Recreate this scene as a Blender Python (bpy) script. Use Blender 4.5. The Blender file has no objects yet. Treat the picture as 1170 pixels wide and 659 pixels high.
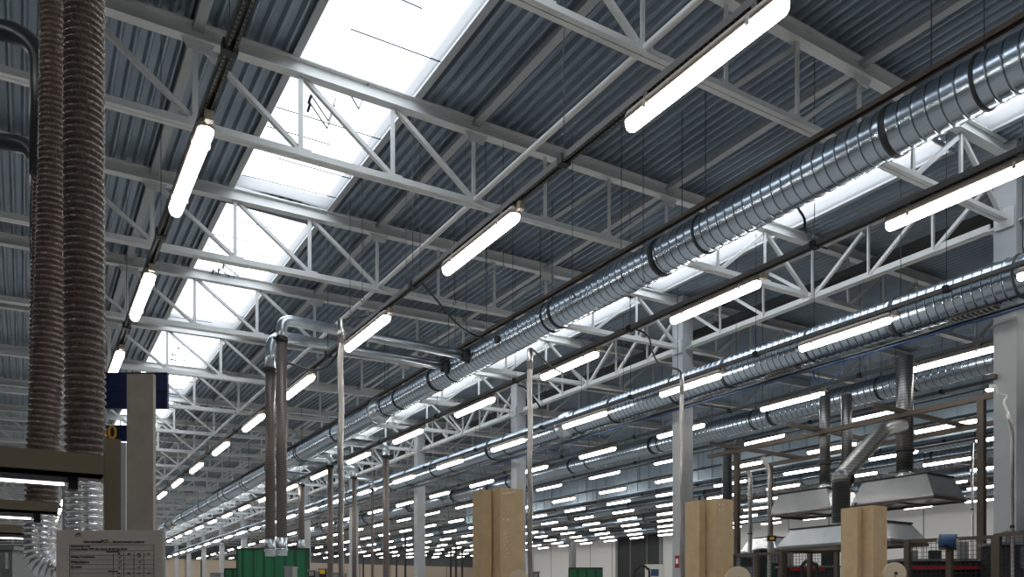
import bpy, math, random
from mathutils import Vector, Matrix
random.seed(4)
SC = bpy.context.scene
COL = SC.collection
EYE = 1.6                      # eye height; the scene is laid out in heights above the eye, then lifted
F = 880.0                      # focal length in pixels of the 1170 px wide frame
TH = math.atan(558.0 / F)      # the hall's long axis lies this far left of the view direction
CS, SN = math.cos(TH), math.sin(TH)
FLOOR = -EYE

def at(px, py, d):
    """point seen at pixel (px,py), d metres in front of the camera, heights above the eye"""
    a = (px - 585) / F
    return Vector((d * (a * CS + SN), d * (CS - a * SN), d * (690.2 - py) / F))
def slope(x): return 0.037 * x

# ------------------------------------------------------------------ materials
def mat(name, col, rough=0.55, metal=0.0, noise=0.0, nscale=6.0, bump=0.0, bscale=40.0, emit=None, es=0.0):
    m = bpy.data.materials.new(name); m.use_nodes = True
    nt = m.node_tree; b = nt.nodes['Principled BSDF']
    b.inputs['Roughness'].default_value = rough; b.inputs['Metallic'].default_value = metal
    b.inputs['Base Color'].default_value = (*col, 1)
    if noise:
        tc = nt.nodes.new('ShaderNodeTexCoord'); n = nt.nodes.new('ShaderNodeTexNoise')
        n.inputs['Scale'].default_value = nscale; n.inputs['Detail'].default_value = 4
        r = nt.nodes.new('ShaderNodeValToRGB')
        r.color_ramp.elements[0].position = .3; r.color_ramp.elements[1].position = .7
        r.color_ramp.elements[0].color = (*[max(0, c * (1 - noise)) for c in col], 1)
        r.color_ramp.elements[1].color = (*[min(1, c * (1 + noise)) for c in col], 1)
        nt.links.new(tc.outputs['Object'], n.inputs['Vector']); nt.links.new(n.outputs['Fac'], r.inputs['Fac'])
        nt.links.new(r.outputs['Color'], b.inputs['Base Color'])
    if bump:
        tc = nt.nodes.new('ShaderNodeTexCoord'); n = nt.nodes.new('ShaderNodeTexNoise'); n.inputs['Scale'].default_value = bscale
        bp = nt.nodes.new('ShaderNodeBump'); bp.inputs['Strength'].default_value = bump; bp.inputs['Distance'].default_value = .01
        nt.links.new(tc.outputs['Object'], n.inputs['Vector']); nt.links.new(n.outputs['Fac'], bp.inputs['Height'])
        nt.links.new(bp.outputs['Normal'], b.inputs['Normal'])
    if emit:
        b.inputs['Emission Color'].default_value = (*emit, 1); b.inputs['Emission Strength'].default_value = es
    return m

def striped(name, col, dark, axis, pitch, width, rough=.6, metal=0.0):
    """thin darker joints every pitch metres along an axis of the object"""
    m = mat(name, col, rough, metal); nt = m.node_tree; b = nt.nodes['Principled BSDF']
    tc = nt.nodes.new('ShaderNodeTexCoord'); sx = nt.nodes.new('ShaderNodeSeparateXYZ')
    nt.links.new(tc.outputs['Object'], sx.inputs[0])
    d = nt.nodes.new('ShaderNodeMath'); d.operation = 'DIVIDE'; d.inputs[1].default_value = pitch
    nt.links.new(sx.outputs[axis], d.inputs[0])
    f = nt.nodes.new('ShaderNodeMath'); f.operation = 'FRACT'; nt.links.new(d.outputs[0], f.inputs[0])
    l = nt.nodes.new('ShaderNodeMath'); l.operation = 'LESS_THAN'; l.inputs[1].default_value = width
    nt.links.new(f.outputs[0], l.inputs[0])
    mx = nt.nodes.new('ShaderNodeMix'); mx.data_type = 'RGBA'
    mx.inputs[6].default_value = (*col, 1); mx.inputs[7].default_value = (*dark, 1)
    nt.links.new(l.outputs[0], mx.inputs[0]); nt.links.new(mx.outputs[2], b.inputs['Base Color'])
    return m

def perforated(name, col, hole):
    m = mat(name, col, .5, .6); nt = m.node_tree; b = nt.nodes['Principled BSDF']
    tc = nt.nodes.new('ShaderNodeTexCoord'); mp = nt.nodes.new('ShaderNodeMapping'); mp.inputs['Scale'].default_value = (45, 22, 45)
    v = nt.nodes.new('ShaderNodeTexVoronoi'); v.inputs['Randomness'].default_value = 0.0; v.inputs['Scale'].default_value = 1.0
    nt.links.new(tc.outputs['Object'], mp.inputs[0]); nt.links.new(mp.outputs[0], v.inputs['Vector'])
    l = nt.nodes.new('ShaderNodeMath'); l.operation = 'LESS_THAN'; l.inputs[1].default_value = .3
    nt.links.new(v.outputs['Distance'], l.inputs[0])
    mx = nt.nodes.new('ShaderNodeMix'); mx.data_type = 'RGBA'
    mx.inputs[6].default_value = (*col, 1); mx.inputs[7].default_value = (*hole, 1)
    nt.links.new(l.outputs[0], mx.inputs[0]); nt.links.new(mx.outputs[2], b.inputs['Base Color'])
    return m

M = {}
M['deck'] = mat('coated_roof_deck', (.27, .325, .385), .36, .5, .14, 1.2)
M['steel'] = mat('painted_steel', (.66, .67, .66), .45, .1, .06, 3)
M['purlin'] = mat('purlin_steel', (.42, .44, .45), .5, .3)
M['galv'] = mat('galvanised_duct', (.47, .55, .64), .24, 1.0, .14, 2.5)
M['galv2'] = mat('galvanised_fitting', (.58, .64, .69), .3, .95, .12, 8)
M['seam12'] = striped('spiral_duct_seamed', (.49, .57, .66), (.16, .19, .22), 1, .12, .13, .24, 1.0)
M['seam13'] = striped('spiral_duct_seamed_wide', (.47, .55, .64), (.17, .20, .23), 1, .13, .12, .26, 1.0)
M['seam14'] = striped('spiral_duct_far', (.45, .55, .66), (.2, .24, .28), 1, .14, .1, .28, 1.0)
M['ring'] = mat('dark_coupling', (.05, .055, .06), .5, .5)
M['black'] = mat('black_rubber', (.012, .013, .015), .55)
M['gutter'] = mat('black_tray', (.008, .008, .008), .8)
M['wire'] = mat('steel_wire', (.06, .065, .07), .5, .6)
M['rail'] = perforated('perforated_rail', (.17, .165, .16), (.012, .012, .012))
M['housing'] = mat('lamp_housing', (.32, .27, .22), .5)
M['clip'] = mat('lamp_clip', (.55, .55, .5), .4, .5)
M['lamp'] = mat('lit_diffuser', (.9, .9, .88), .4, 0, emit=(1, .965, .90), es=15.0)
M['tube'] = mat('lit_tube', (.9, .9, .88), .4, 0, emit=(1, .97, .94), es=7.0)
M['hose'] = mat('grey_hose', (.15, .115, .10), .25, .4, .25, 30, .6, 90)
M['alu'] = mat('aluminium_hose', (.78, .80, .84), .2, 1.0, .1, 20)
M['darkpipe'] = mat('dark_pipe', (.07, .08, .09), .35, .6)
M['brownhose'] = striped('ribbed_brown_hose', (.20, .165, .15), (.10, .08, .07), 2, .03, .35, .4, .3)
M['chrome'] = mat('chrome_tube', (.62, .60, .58), .3, 1.0, .1, 8)
M['beige'] = mat('beige_frame_paint', (.19, .16, .105), .5, 0, .05, 4)
M['post'] = mat('grey_beige_panel', (.40, .355, .31), .7, 0, .1, 10, .1)
M['blue'] = mat('navy_sign', (.006, .018, .095), .5)
M['yellow'] = mat('yellow_print', (.85, .45, .03), .5)
M['paper'] = mat('paper', (.66, .60, .56), .7, 0, .03, 40)
M['ink'] = mat('ink', (.015, .015, .02), .7)
M['board'] = mat('cardboard_brown', (.62, .455, .27), .75, 0, .1, 9, .1)
M['reel'] = mat('beige_reel', (.72, .60, .44), .6)
M['whitemark'] = mat('white_marking', (.85, .85, .8), .5)
M['column'] = mat('grey_column', (.46, .48, .50), .55, .05, .06, 3)
M['hood'] = mat('hood_steel', (.68, .69, .70), .27, .9, .12, 4)
M['flue'] = striped('ribbed_flue', (.24, .235, .23), (.10, .10, .10), 2, .045, .2, .36, .85)
M['frame'] = mat('brown_grey_frame', (.13, .105, .085), .45, .5, .1, 6)
M['green'] = striped('green_curtain', (.012, .15, .06), (.006, .07, .03), 0, .3, .25)
M['dark'] = mat('machine_dark', (.03, .032, .036), .5, .3)
M['grey'] = mat('machine_grey', (.25, .26, .27), .5, .3)
M['red'] = mat('red_paint', (.35, .01, .012), .5)
M['bluecable'] = mat('blue_cable', (.01, .06, .22), .5)
M['bluewrap'] = mat('blue_film', (.03, .08, .20), .35)
M['floor'] = mat('concrete_floor', (.55, .54, .52), .5, 0, .12, .6)
M['wallw'] = striped('white_panel_wall', (.92, .93, .94), (.40, .41, .42), 1, 3.0, .03)
M['wallb'] = striped('beige_wall', (.52, .43, .35), (.30, .24, .19), 0, 3.2, .05)
M['walld'] = mat('dark_wall', (.10, .11, .12), .7)
M['doord'] = mat('dark_doorway', (.016, .02, .028), .5)  # near-black colour paints in the darkness inside the doorways
M['fascia'] = mat('blue_grey_cladding', (.40, .50, .60), .5, .1, .05, 3)
M['frost'] = None
def frost():
    m = bpy.data.materials.new('skylight_panel'); m.use_nodes = True; nt = m.node_tree; nt.nodes.clear()
    o = nt.nodes.new('ShaderNodeOutputMaterial'); t = nt.nodes.new('ShaderNodeBsdfTransparent'); t.inputs[0].default_value = (.86, .87, .88, 1)
    d = nt.nodes.new('ShaderNodeBsdfTranslucent'); d.inputs[0].default_value = (.9, .9, .9, 1)
    x = nt.nodes.new('ShaderNodeMixShader'); x.inputs[0].default_value = .25
    nt.links.new(t.outputs[0], x.inputs[1]); nt.links.new(d.outputs[0], x.inputs[2]); nt.links.new(x.outputs[0], o.inputs[0])
    return m
M['frost'] = frost()
def seethrough(name, col, k):
    m = bpy.data.materials.new(name); m.use_nodes = True; nt = m.node_tree
    return m

# ------------------------------------------------------------------ mesh builder
ORG = {}
def origin_of(o):
    while o.parent is not None: o = o.parent
    return ORG.get(o.name, Vector((0, 0, 0)))
class MB:
    def __init__(s): s.v = []; s.f = []; s.m = []; s.sm = []
    def add(s, vs, fs, mi=0, smooth=False):
        n = len(s.v); s.v += [tuple(v) for v in vs]
        for f in fs: s.f.append(tuple(i + n for i in f)); s.m.append(mi); s.sm.append(smooth)
        return s
    def box(s, x0, x1, y0, y1, z0, z1, mi=0):
        v = [(x, y, z) for x in (x0, x1) for y in (y0, y1) for z in (z0, z1)]
        return s.add(v, [(0, 1, 3, 2), (4, 6, 7, 5), (0, 4, 5, 1), (2, 3, 7, 6), (0, 2, 6, 4), (1, 5, 7, 3)], mi)
    def bar(s, p, q, w, h, mi=0, up=(0, 0, 1)):
        p = Vector(p); q = Vector(q); d = (q - p).normalized(); u = Vector(up)
        if abs(d.dot(u)) > .98: u = Vector((0, 1, 0))
        a = d.cross(u).normalized(); b = a.cross(d).normalized()
        v = [c + a * sa * w / 2 + b * sb * h / 2 for c in (p, q) for sa, sb in ((-1, -1), (1, -1), (1, 1), (-1, 1))]
        return s.add(v, [(0, 1, 2, 3), (7, 6, 5, 4), (0, 4, 5, 1), (1, 5, 6, 2), (2, 6, 7, 3), (3, 7, 4, 0)], mi)
    def angle(s, p, q, w, t=.008, side=1, mi=0):
        """L section: two thin flanges"""
        p = Vector(p); q = Vector(q); d = (q - p).normalized(); u = Vector((0, 1, 0))
        if abs(d.dot(u)) > .98: u = Vector((1, 0, 0))
        a = d.cross(u).normalized() * side
        s.bar(p + u * w / 2, q + u * w / 2, w, t, mi, up=a)
        s.bar(p + a * w / 2, q + a * w / 2, w, t, mi, up=u)
        return s
    def rings(s, cs, rs, axes, n=16, mi=0, cap=True, smooth=True):
        base = len(s.v)
        for c, r, (a, b) in zip(cs, rs, axes):
            for j in range(n):
                t = 2 * math.pi * j / n; s.v.append(tuple(c + a * (r * math.cos(t)) + b * (r * math.sin(t))))
        for i in range(len(cs) - 1):
            for j in range(n):
                k = (j + 1) % n
                s.f.append((base + i * n + j, base + i * n + k, base + (i + 1) * n + k, base + (i + 1) * n + j)); s.m.append(mi); s.sm.append(smooth)
        if cap:
            s.f.append(tuple(base + j for j in reversed(range(n)))); s.m.append(mi); s.sm.append(False)
            e = base + (len(cs) - 1) * n
            s.f.append(tuple(e + j for j in range(n))); s.m.append(mi); s.sm.append(False)
        return s
    def tube(s, pts, r, n=12, mi=0, cap=True, smooth=True):
        pts = [Vector(p) for p in pts]; rs = r if isinstance(r, (list, tuple)) else [r] * len(pts)
        axes = []; prev = None
        for i, p in enumerate(pts):
            if i == 0: d = pts[1] - pts[0]
            elif i == len(pts) - 1: d = pts[-1] - pts[-2]
            else: d = (pts[i + 1] - p).normalized() + (p - pts[i - 1]).normalized()
            d = d.normalized() if d.length > 1e-9 else Vector((0, 0, 1))
            if prev is None:
                u = Vector((0, 0, 1)) if abs(d.z) < .9 else Vector((1, 0, 0)); a = d.cross(u).normalized()
            else: a = (prev - d * prev.dot(d)).normalized()
            prev = a; axes.append((a, d.cross(a).normalized()))
        return s.rings(pts, rs, axes, n, mi, cap, smooth)
    def prism(s, poly, z0, z1, mi=0):
        n = len(poly); v = [(x, y, z0) for x, y in poly] + [(x, y, z1) for x, y in poly]
        f = [(i, (i + 1) % n, (i + 1) % n + n, i + n) for i in range(n)] + [tuple(reversed(range(n))), tuple(range(n, 2 * n))]
        return s.add(v, f, mi)
    def mesh(s, name, mats, org=Vector((0, 0, 0))):
        me = bpy.data.meshes.new(name)
        me.from_pydata([(v[0] - org[0], v[1] - org[1], v[2] - org[2]) for v in s.v], [], s.f)
        for m in (mats if isinstance(mats, (list, tuple)) else [mats]): me.materials.append(m)
        me.polygons.foreach_set('material_index', s.m); me.polygons.foreach_set('use_smooth', s.sm)
        me.update(); return me
    def build(s, name, mats, parent=None, org=None):
        if parent is None:
            if org is None:
                xs = [v[0] for v in s.v]; ys = [v[1] for v in s.v]; zs = [v[2] for v in s.v]
                org = Vector(((min(xs) + max(xs)) / 2, (min(ys) + max(ys)) / 2, min(zs)))
        else: org = origin_of(parent)
        o = bpy.data.objects.new(name, s.mesh(name, mats, org)); COL.objects.link(o)
        if parent is None: o.location = org; ORG[o.name] = Vector(org)
        else: o.parent = parent
        return o
def tag(o, label, cat, group=None, kind=None):
    if label: o['label'] = label
    if cat: o['category'] = cat
    if group: o['group'] = group
    if kind: o['kind'] = kind
    return o
def root(name, loc, label, cat, group=None):
    o = bpy.data.objects.new(name, None); COL.objects.link(o); o.location = loc; ORG[o.name] = Vector(loc)
    o.empty_display_size = .1
    return tag(o, label, cat, group)
def struct(o): o['kind'] = 'structure'; return o
def arc(pts, r=.1, n=6):
    """round the inner corners of a polyline"""
    pts = [Vector(p) for p in pts]; out = [pts[0]]
    for i in range(1, len(pts) - 1):
        a = (pts[i - 1] - pts[i]); b = (pts[i + 1] - pts[i]); rr = min(r, a.length * .49, b.length * .49)
        p0 = pts[i] + a.normalized() * rr; p2 = pts[i] + b.normalized() * rr
        for k in range(n + 1):
            t = k / n; out.append(p0 * (1 - t) ** 2 + pts[i] * 2 * t * (1 - t) + p2 * t * t)
    out.append(pts[-1]); return out
def resample(pts, step):
    pts = [Vector(p) for p in pts]; out = [pts[0]]; acc = 0
    for a, b in zip(pts, pts[1:]):
        L = (b - a).length
        if L < 1e-9: continue
        t = step - acc
        while t <= L: out.append(a + (b - a) * (t / L)); t += step
        acc = (acc + L) % step
    return out
ORD = ['', 'first', 'second', 'third', 'fourth', 'fifth', 'sixth', 'seventh', 'eighth', 'ninth', 'tenth', 'eleventh', 'twelfth', 'thirteenth', 'fourteenth',
       'fifteenth', 'sixteenth', 'seventeenth', 'eighteenth', 'nineteenth', 'twentieth', 'twenty-first', 'twenty-second', 'twenty-third', 'twenty-fourth', 'twenty-fifth', 'twenty-sixth']

# ------------------------------------------------------------------ dimensions of the hall (heights above the eye)
XL, XR, YN, YF = -6.0, 42.5, -14.5, 72.0
def zb(x): return 4.63 + slope(x)          # bottom chords
def zt(x): return 5.50 + slope(x)          # top chords, lower flange
def zd(x): return 5.66 + slope(x)          # underside of the roof deck
TR = [5.08 + 3.0 * k for k in range(-3, 23)]
SKY = [(2.44, 3.78), (9.12, 10.44)]

# ------------------------------------------------------------------ shell
struct(MB().box(XL - .2, XR + .2, YN - .2, YF + .2, FLOOR - .2, FLOOR).build('floor', M['floor']))
def deck_mb():
    m = MB(); pitch = .135; dep = .055
    prof = [(0, 0), (.020, 0), (.044, dep), (.111, dep)]
    spans = []
    bays = []
    y = 5.08 - 12
    while y < YF:
        bays.append((y, y + .42)); y += 6.0
    def strip(xa, xb, y0, y1):
        xs = []; n0 = int(math.floor(xa / pitch)) - 1
        x = n0 * pitch
        while x < xb + pitch:
            for dx, dz in prof: xs.append((x + dx, dz))
            x += pitch
        def zi(xx):
            for (a, za), (b, z2) in zip(xs, xs[1:]):
                if a <= xx <= b: return za + (z2 - za) * (xx - a) / (b - a)
            return 0
        pts = [(xa, zi(xa))] + [p for p in xs if xa < p[0] < xb] + [(xb, zi(xb))]
        v = []
        for x_, dz in pts: v += [(x_, y0, zd(x_) + dz), (x_, y1, zd(x_) + dz)]
        m.add(v, [(2 * i, 2 * i + 1, 2 * i + 3, 2 * i + 2) for i in range(len(pts) - 1)])
    edges = [XL - .2] + [e for s in SKY for e in s] + [XR + .2]
    for i in range(0, len(edges), 2): strip(edges[i], edges[i + 1], YN - .2, YF + .2)
    for a, b in SKY:
        strip(a, b, YN - .2, 5.08 - 6 - 2)
        for y0, y1 in bays[1:]: strip(a, b, y0, min(y1, YF + .2))
    return m
struct(deck_mb().build('ceiling', M['deck'], org=Vector((0, 0, 0))))
# opaque roof build-up above the ribbed deck
m = MB()
def slab(x0, x1, y0, y1):
    v = [(x, y, zd(x) + h) for x in (x0, x1) for y in (y0, y1) for h in (.07, .22)]
    m.add(v, [(0, 1, 3, 2), (4, 6, 7, 5), (0, 4, 5, 1), (2, 3, 7, 6), (0, 2, 6, 4), (1, 5, 7, 3)])
ed = [XL - .2] + [e for s in SKY for e in s] + [XR + .2]
for i in range(0, len(ed), 2): slab(ed[i], ed[i + 1], YN - .2, YF + .2)
for a, b in SKY:
    slab(a, b, YN - .2, -2.92)
    y = -.92
    while y < YF: slab(a, b, y, y + .42); y += 6
struct(m.build('ceiling', M['walld'], org=Vector((0, 0, 0))))
nw = 0
for si, (a, b) in enumerate(SKY):
    m = MB(); c = MB(); y = -.92
    ys = [(-2.92, -.92)]
    while y < YF: ys.append((y + .42, min(y + 6, YF))); y += 6
    for y0, y1 in ys:
        if y1 - y0 < .5: continue
        za, zb2 = zd(a) + .02, zd(b) + .02
        nseg = 8
        for i in range(nseg):      # shallow vaulted panel
            t0, t1 = i / nseg, (i + 1) / nseg
            f = lambda t: (a + (b - a) * t, za + (zb2 - za) * t + .045 * math.sin(math.pi * t))
            (xa, z0), (xb, z1) = f(t0), f(t1)
            m.add([(xa, y0, z0), (xb, y0, z1), (xb, y1, z1), (xa, y1, z0)], [(0, 1, 2, 3)], smooth=True)
        # kerb with an inner flashing
        for x in (a, b):
            s_ = -1 if x == a else 1
            c.box(min(x, x + s_ * .07), max(x, x + s_ * .07), y0, y1, zd(x) - .014, zd(x) - .002)
            c.box(min(x, x - s_ * .012), max(x, x - s_ * .012), y0, y1, zd(x) - .014, zd(x) + .02)
        for yy in (y0, y1): c.box(a, b, yy - .012, yy + .012, zd(a) - .005, zd(a) + .05)
    nw += 1
    w = struct(m.build('window_%d' % nw, M['frost'], org=Vector((0, 0, 0))))
    struct(c.build('window_frame', M['purlin'], w))
# thin glazing wires and opening gear over the skylight
wi = 0
for (ya, yb) in [(5.6, 10.7), (11.6, 16.7), (17.6, 22.7), (23.6, 28.7)]:
    y = ya + .35; g = MB(); wi += 1
    r_ = root('opening_gear', (3.1, ya, zd(3.1)), 'thin dark wires and linkage under the left skylight, %s bay from the camera' % ORD[wi], 'skylight gear', 'opening gear under the left skylight')
    rr = random.Random(int(ya * 10))
    while y < yb:
        x0 = 2.46 + rr.choice([0, 0, .3]); x1 = 3.76 - rr.choice([.0, .15, .5])
        mm = MB(); mm.bar((x0, y, zd(x0) - .01), (x1, y + rr.uniform(-.02, .02), zd(x1) - .01), .010, .010); mm.build('wire', M['wire'], r_)
        y += rr.choice([.42, .62, .8])
    for q in range(3):
        yy = rr.uniform(ya + .6, yb - 1); xx = rr.uniform(2.7, 3.3)
        g.bar((xx, yy, zd(xx) - .02), (xx + .32, yy + .35, zd(xx) - .02), .014, .014)
        g.bar((xx + .32, yy + .35, zd(xx) - .02), (xx + .25, yy - .12, zd(xx) - .02), .01, .01)
        g.bar((xx, yy, zd(xx) - .02), (xx + .02, yy + .16, zd(xx) - .02), .03, .02)
    g.build('linkage', M['wire'], r_)

# walls
struct(MB().box(XL - .2, XL, YN, YF, FLOOR, zd(XL) + .1).build('wall_left', M['walld']))
struct(MB().box(XL, XR, YN - .2, YN, FLOOR, zd(XR) + .1).build('wall_front', M['walld']))
mz = 3.95
struct(MB().box(XL, XR, YF, YF + .2, FLOOR, mz).build('wall_back', M['wallb']))
struct(MB().box(XL, XR, YF, YF + .2, mz, zd(XR) + .1).build('wall_back', M['walld']))
w = struct(MB().box(XR, XR + .2, YN, YF, FLOOR, 5.94).build('wall_right', M['wallw'], org=Vector((XR, 0, FLOOR))))
struct(MB().box(XR, XR + .2, YN, YF, 5.94, zd(XR) + .1).build('wall_right', M['walld']))
m = MB(); m.box(XR - .06, XR - .01, 45.1, 50.2, FLOOR, 5.75)  # flat dark panel standing in for the unlit opening
d1 = struct(m.build('door_1', M['doord']))
m = MB()
for y in (45.0, 50.3): m.box(XR - .12, XR - .01, y - .15, y + .15, FLOOR, 5.92)
m.box(XR - .12, XR - .01, 45.0, 50.3, 5.75, 5.92)
for y in (46.6, 48.6): m.box(XR - .09, XR - .06, y - .04, y + .04, FLOOR, 5.75)
m.build('door_frame', M['grey'], d1)
m = MB(); m.box(4.2, 5.6, YF - .08, YF - .01, FLOOR, 3.2)
d2 = struct(m.build('door_2', M['doord']))
m = MB(); m.box(4.1, 4.2, YF - .12, YF - .01, FLOOR, 3.3); m.box(5.6, 5.7, YF - .12, YF - .01, FLOOR, 3.3); m.box(4.1, 5.7, YF - .12, YF - .01, 3.2, 3.3)
m.build('door_frame', M['grey'], d2)

# ------------------------------------------------------------------ roof trusses (span the hall in X)
NX = [1.45 + 1.05 * n for n in range(-7, 10)]           # -5.9 .. 10.9
def chord_bottom(m, x0, x1):
    for s_ in (-1, 1):
        m.bar((x0, s_ * .031, zb(x0)), (x1, s_ * .031, zb(x1)), .052, .011)
        m.bar((x0, s_ * .010, zb(x0) + .045), (x1, s_ * .010, zb(x1) + .045), .009, .085)
def chord_top(m, x0, x1):
    m.bar((x0, 0, zt(x0)), (x1, 0, zt(x1)), .12, .014)
    m.bar((x0, 0, zt(x0) + .075), (x1, 0, zt(x1) + .075), .012, .14)
    m.bar((x0, 0, zt(x0) + .15), (x1, 0, zt(x1) + .15), .12, .014)
def vertical(m, x, w=.05):
    m.angle((x, 0, zb(x) + .04), (x, 0, zt(x) + .05), w)
def diagonal(m, xt, xb_):
    m.angle((xt, .02, zt(xt) - .0), (xb_, .02, zb(xb_) + .06), .045)
def gusset(m, x, top, s_):
    z = zt(x) if top else zb(x) + .03
    h = -.11 if top else .11
    m.add([(x - .16, s_, z), (x + .16, s_, z), (x + .10, s_, z + h), (x - .10, s_, z + h), (x - .16, s_ + .008, z), (x + .16, s_ + .008, z), (x + .10, s_ + .008, z + h), (x - .10, s_ + .008, z + h)],
          [(0, 1, 2, 3), (7, 6, 5, 4), (0, 4, 5, 1), (1, 5, 6, 2), (2, 6, 7, 3), (3, 7, 4, 0)])
def diag_nodes(i):
    """panel i between NX[i] and NX[i+1]: (top x, bottom x) or None"""
    a, b = NX[i], NX[i + 1]
    n = i - 7
    if n <= 2: return (a, b)
    if n in (3,): return None
    if n == 8: return (a, b)
    return (b, a)
me = {}
def memo(key, fn, mats):
    if key not in me: me[key] = fn().mesh(key[0], mats)
    return me[key]
def child(name, mesh, parent):
    o = bpy.data.objects.new(name, mesh); COL.objects.link(o); o.parent = parent; return o
XE = 42.4
for ti, y in enumerate(TR):
    if y > YF - .5: continue
    k = ti - 3
    near = 0 <= k <= 6
    pos = 'above and behind the camera' if k < -1 else ''
    lab = 'white steel lattice roof truss crossing the hall left of the columns, %s from the camera' % ORD[max(1, k + 2)] if k >= -1 else 'white steel lattice roof truss directly overhead, %s behind the camera' % ORD[-k - 1]
    if near:
        r_ = root('roof_truss', (0, y, 0), lab, 'roof truss', 'trusses left of the column row')
        child('bottom_chord', memo(('bottom_chord',), lambda: (lambda m: (chord_bottom(m, -5.95, 10.85), m)[1])(MB()), M['steel']), r_)
        child('top_chord', memo(('top_chord',), lambda: (lambda m: (chord_top(m, -5.95, 10.85), m)[1])(MB()), M['steel']), r_)
        for i, x in enumerate(NX[6:-1]):
            child('vertical', memo(('vertical', i), lambda: (lambda m: (vertical(m, x), m)[1])(MB()), M['steel']), r_)
        for i in range(6, 16):
            dn = diag_nodes(i)
            if dn: child('diagonal', memo(('diagonal', i), lambda: (lambda m: (diagonal(m, *dn), m)[1])(MB()), M['steel']), r_)
        for x in (1.45, 4.6, 7.75): child('gusset_plate', memo(('gusset_plate', x), lambda: (lambda m: (gusset(m, x, True, -.02), m)[1])(MB()), M['steel']), r_)
        for x in NX[7:-1]: child('node_plate', memo(('node_plate', x), lambda: MB().box(x - .09, x + .09, -.012, -.004, zb(x), zb(x) + .11), M['steel']), r_)
    else:
        def full():
            m = MB(); chord_bottom(m, -5.95, 10.85); chord_top(m, -5.95, 10.85)
            for x in NX[:-1]: vertical(m, x)
            for i in range(16):
                dn = diag_nodes(i)
                if dn: diagonal(m, *dn)
            return m
        o = bpy.data.objects.new('roof_truss', memo(('roof_truss', 'full'), full, M['steel'])); COL.objects.link(o); o.location = (0, y, 0)
        tag(o, lab, 'roof truss', 'trusses left of the column row')
    # the truss carrying on to the right of the columns
    def rightspan():
        m = MB(); chord_bottom(m, 10.95, XE); chord_top(m, 10.95, XE); x = 10.95; i = 0
        while x + 1.05 < XE:
            vertical(m, x + 1.05 if x + 2.1 < XE else x)
            diagonal(m, *((x, x + 1.05) if (i // 8) % 2 else (x + 1.05, x))); x += 1.05; i += 1
        return m
    if k >= 0:
        o = bpy.data.objects.new('roof_truss', memo(('roof_truss', 'right'), rightspan, M['steel'])); COL.objects.link(o); o.location = (0, y, 0)
        tag(o, 'white steel lattice roof truss right of the columns, %s from the camera' % ORD[k + 1], 'roof truss', 'trusses right of the column row')
# purlins lying along the hall above the trusses
pl = {1.45: 'left of the left skylight', 4.6: 'between the left skylight and the large duct', 7.75: 'over the large duct', 13.0: 'right of the column row', 16.2: 'over the third duct'}
for x, t in pl.items():
    m = MB(); m.box(x - .05, x + .05, YN, YF, zd(x) - .07, zd(x) - .004)
    tag(m.build('roof_purlin', M['purlin']), 'long grey steel purlin under the roof deck ' + t, 'purlin')
x = 4.6; m = MB(); m.tube([(x, YN, zb(x) + .075), (x, YF, zb(x) + .075)], .032, 10)
tag(m.build('tie_bar', M['steel']), 'long white tie bar running along the hall through the truss bottom chords', 'tie bar')

# ------------------------------------------------------------------ column row with lattice girders
GX = 10.9
for j in range(-1, 12):
    y = 5.08 + 6 * j
    if y > YF: continue
    r_ = root('steel_column', (GX + .13, y, FLOOR), 'tall square grey column in the column row, %s from the camera' % ORD[max(1, j + 1)] if j >= 0 else 'tall square grey column outside the picture at the right', 'column', 'column row')
    m = MB(); w = .14
    m.box(GX + .13 - w, GX + .13 + w, y - w, y + w, FLOOR, zt(GX) + .15)
    m.build('shaft', M['column'], r_)
    m = MB(); m.box(GX - .1, GX + .36, y - .23, y + .23, FLOOR, FLOOR + .03); m.build('base_plate', M['column'], r_)
    m = MB(); m.box(GX - .035, GX - .02, y - .12, y + .12, zb(GX) - .1, zb(GX) + .16); m.box(GX + .05, GX + .21, y - .25, y + .25, zb(GX) - .03, zb(GX) - .008); m.build('bracket', M['steel'], r_)
    if j < 11 and y + 6 <= YF + 1:
        y0, y1 = y + .25, y + 5.75
        lab = 'white lattice girder along the column row, %s bay from the camera' % ORD[j + 2]
        r_ = root('lattice_girder', (GX + .13, y + 3, zb(GX)), lab, 'girder', 'girders of the column row')
        gx = GX + .13; z0, z1 = zb(GX), zt(GX) - .03
        m = MB()
        for s_ in (-1, 1):
            m.bar((gx + s_ * .035, y0, z0), (gx + s_ * .035, y1, z0), .055, .012); m.bar((gx + s_ * .012, y0, z0 + .05), (gx + s_ * .012, y1, z0 + .05), .01, .1)
        m.build('bottom_chord', M['steel'], r_)
        m = MB(); m.bar((gx, y0, z1), (gx, y1, z1), .12, .06); m.build('top_chord', M['steel'], r_)
        for i in range(1, 6):
            yy = y + i
            m = MB(); m.angle((gx, yy, z0 + .05), (gx, yy, z1), .05); m.build('vertical', M['steel'], r_)
            if i != 3 or True:
                tgt = yy - 1 if i < 3 else yy + 1
                for t2 in ([yy - 1, yy + 1] if i == 3 else [tgt]):
                    q0 = Vector((gx, yy, z0 + .05)); q1 = Vector((gx, t2, z1)); e = (q1 - q0).normalized()
                    m = MB(); m.bar(q0, q1 - e * .15, .05, .05); m.build('diagonal', M['steel'], r_)
m = MB(); m.box(11.22, 11.5, YN, YF, 5.30, 5.42)
tag(m.build('cable_tray', M['gutter']), 'wide black cable tray running along the column row behind the white girder', 'cable tray')

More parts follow.
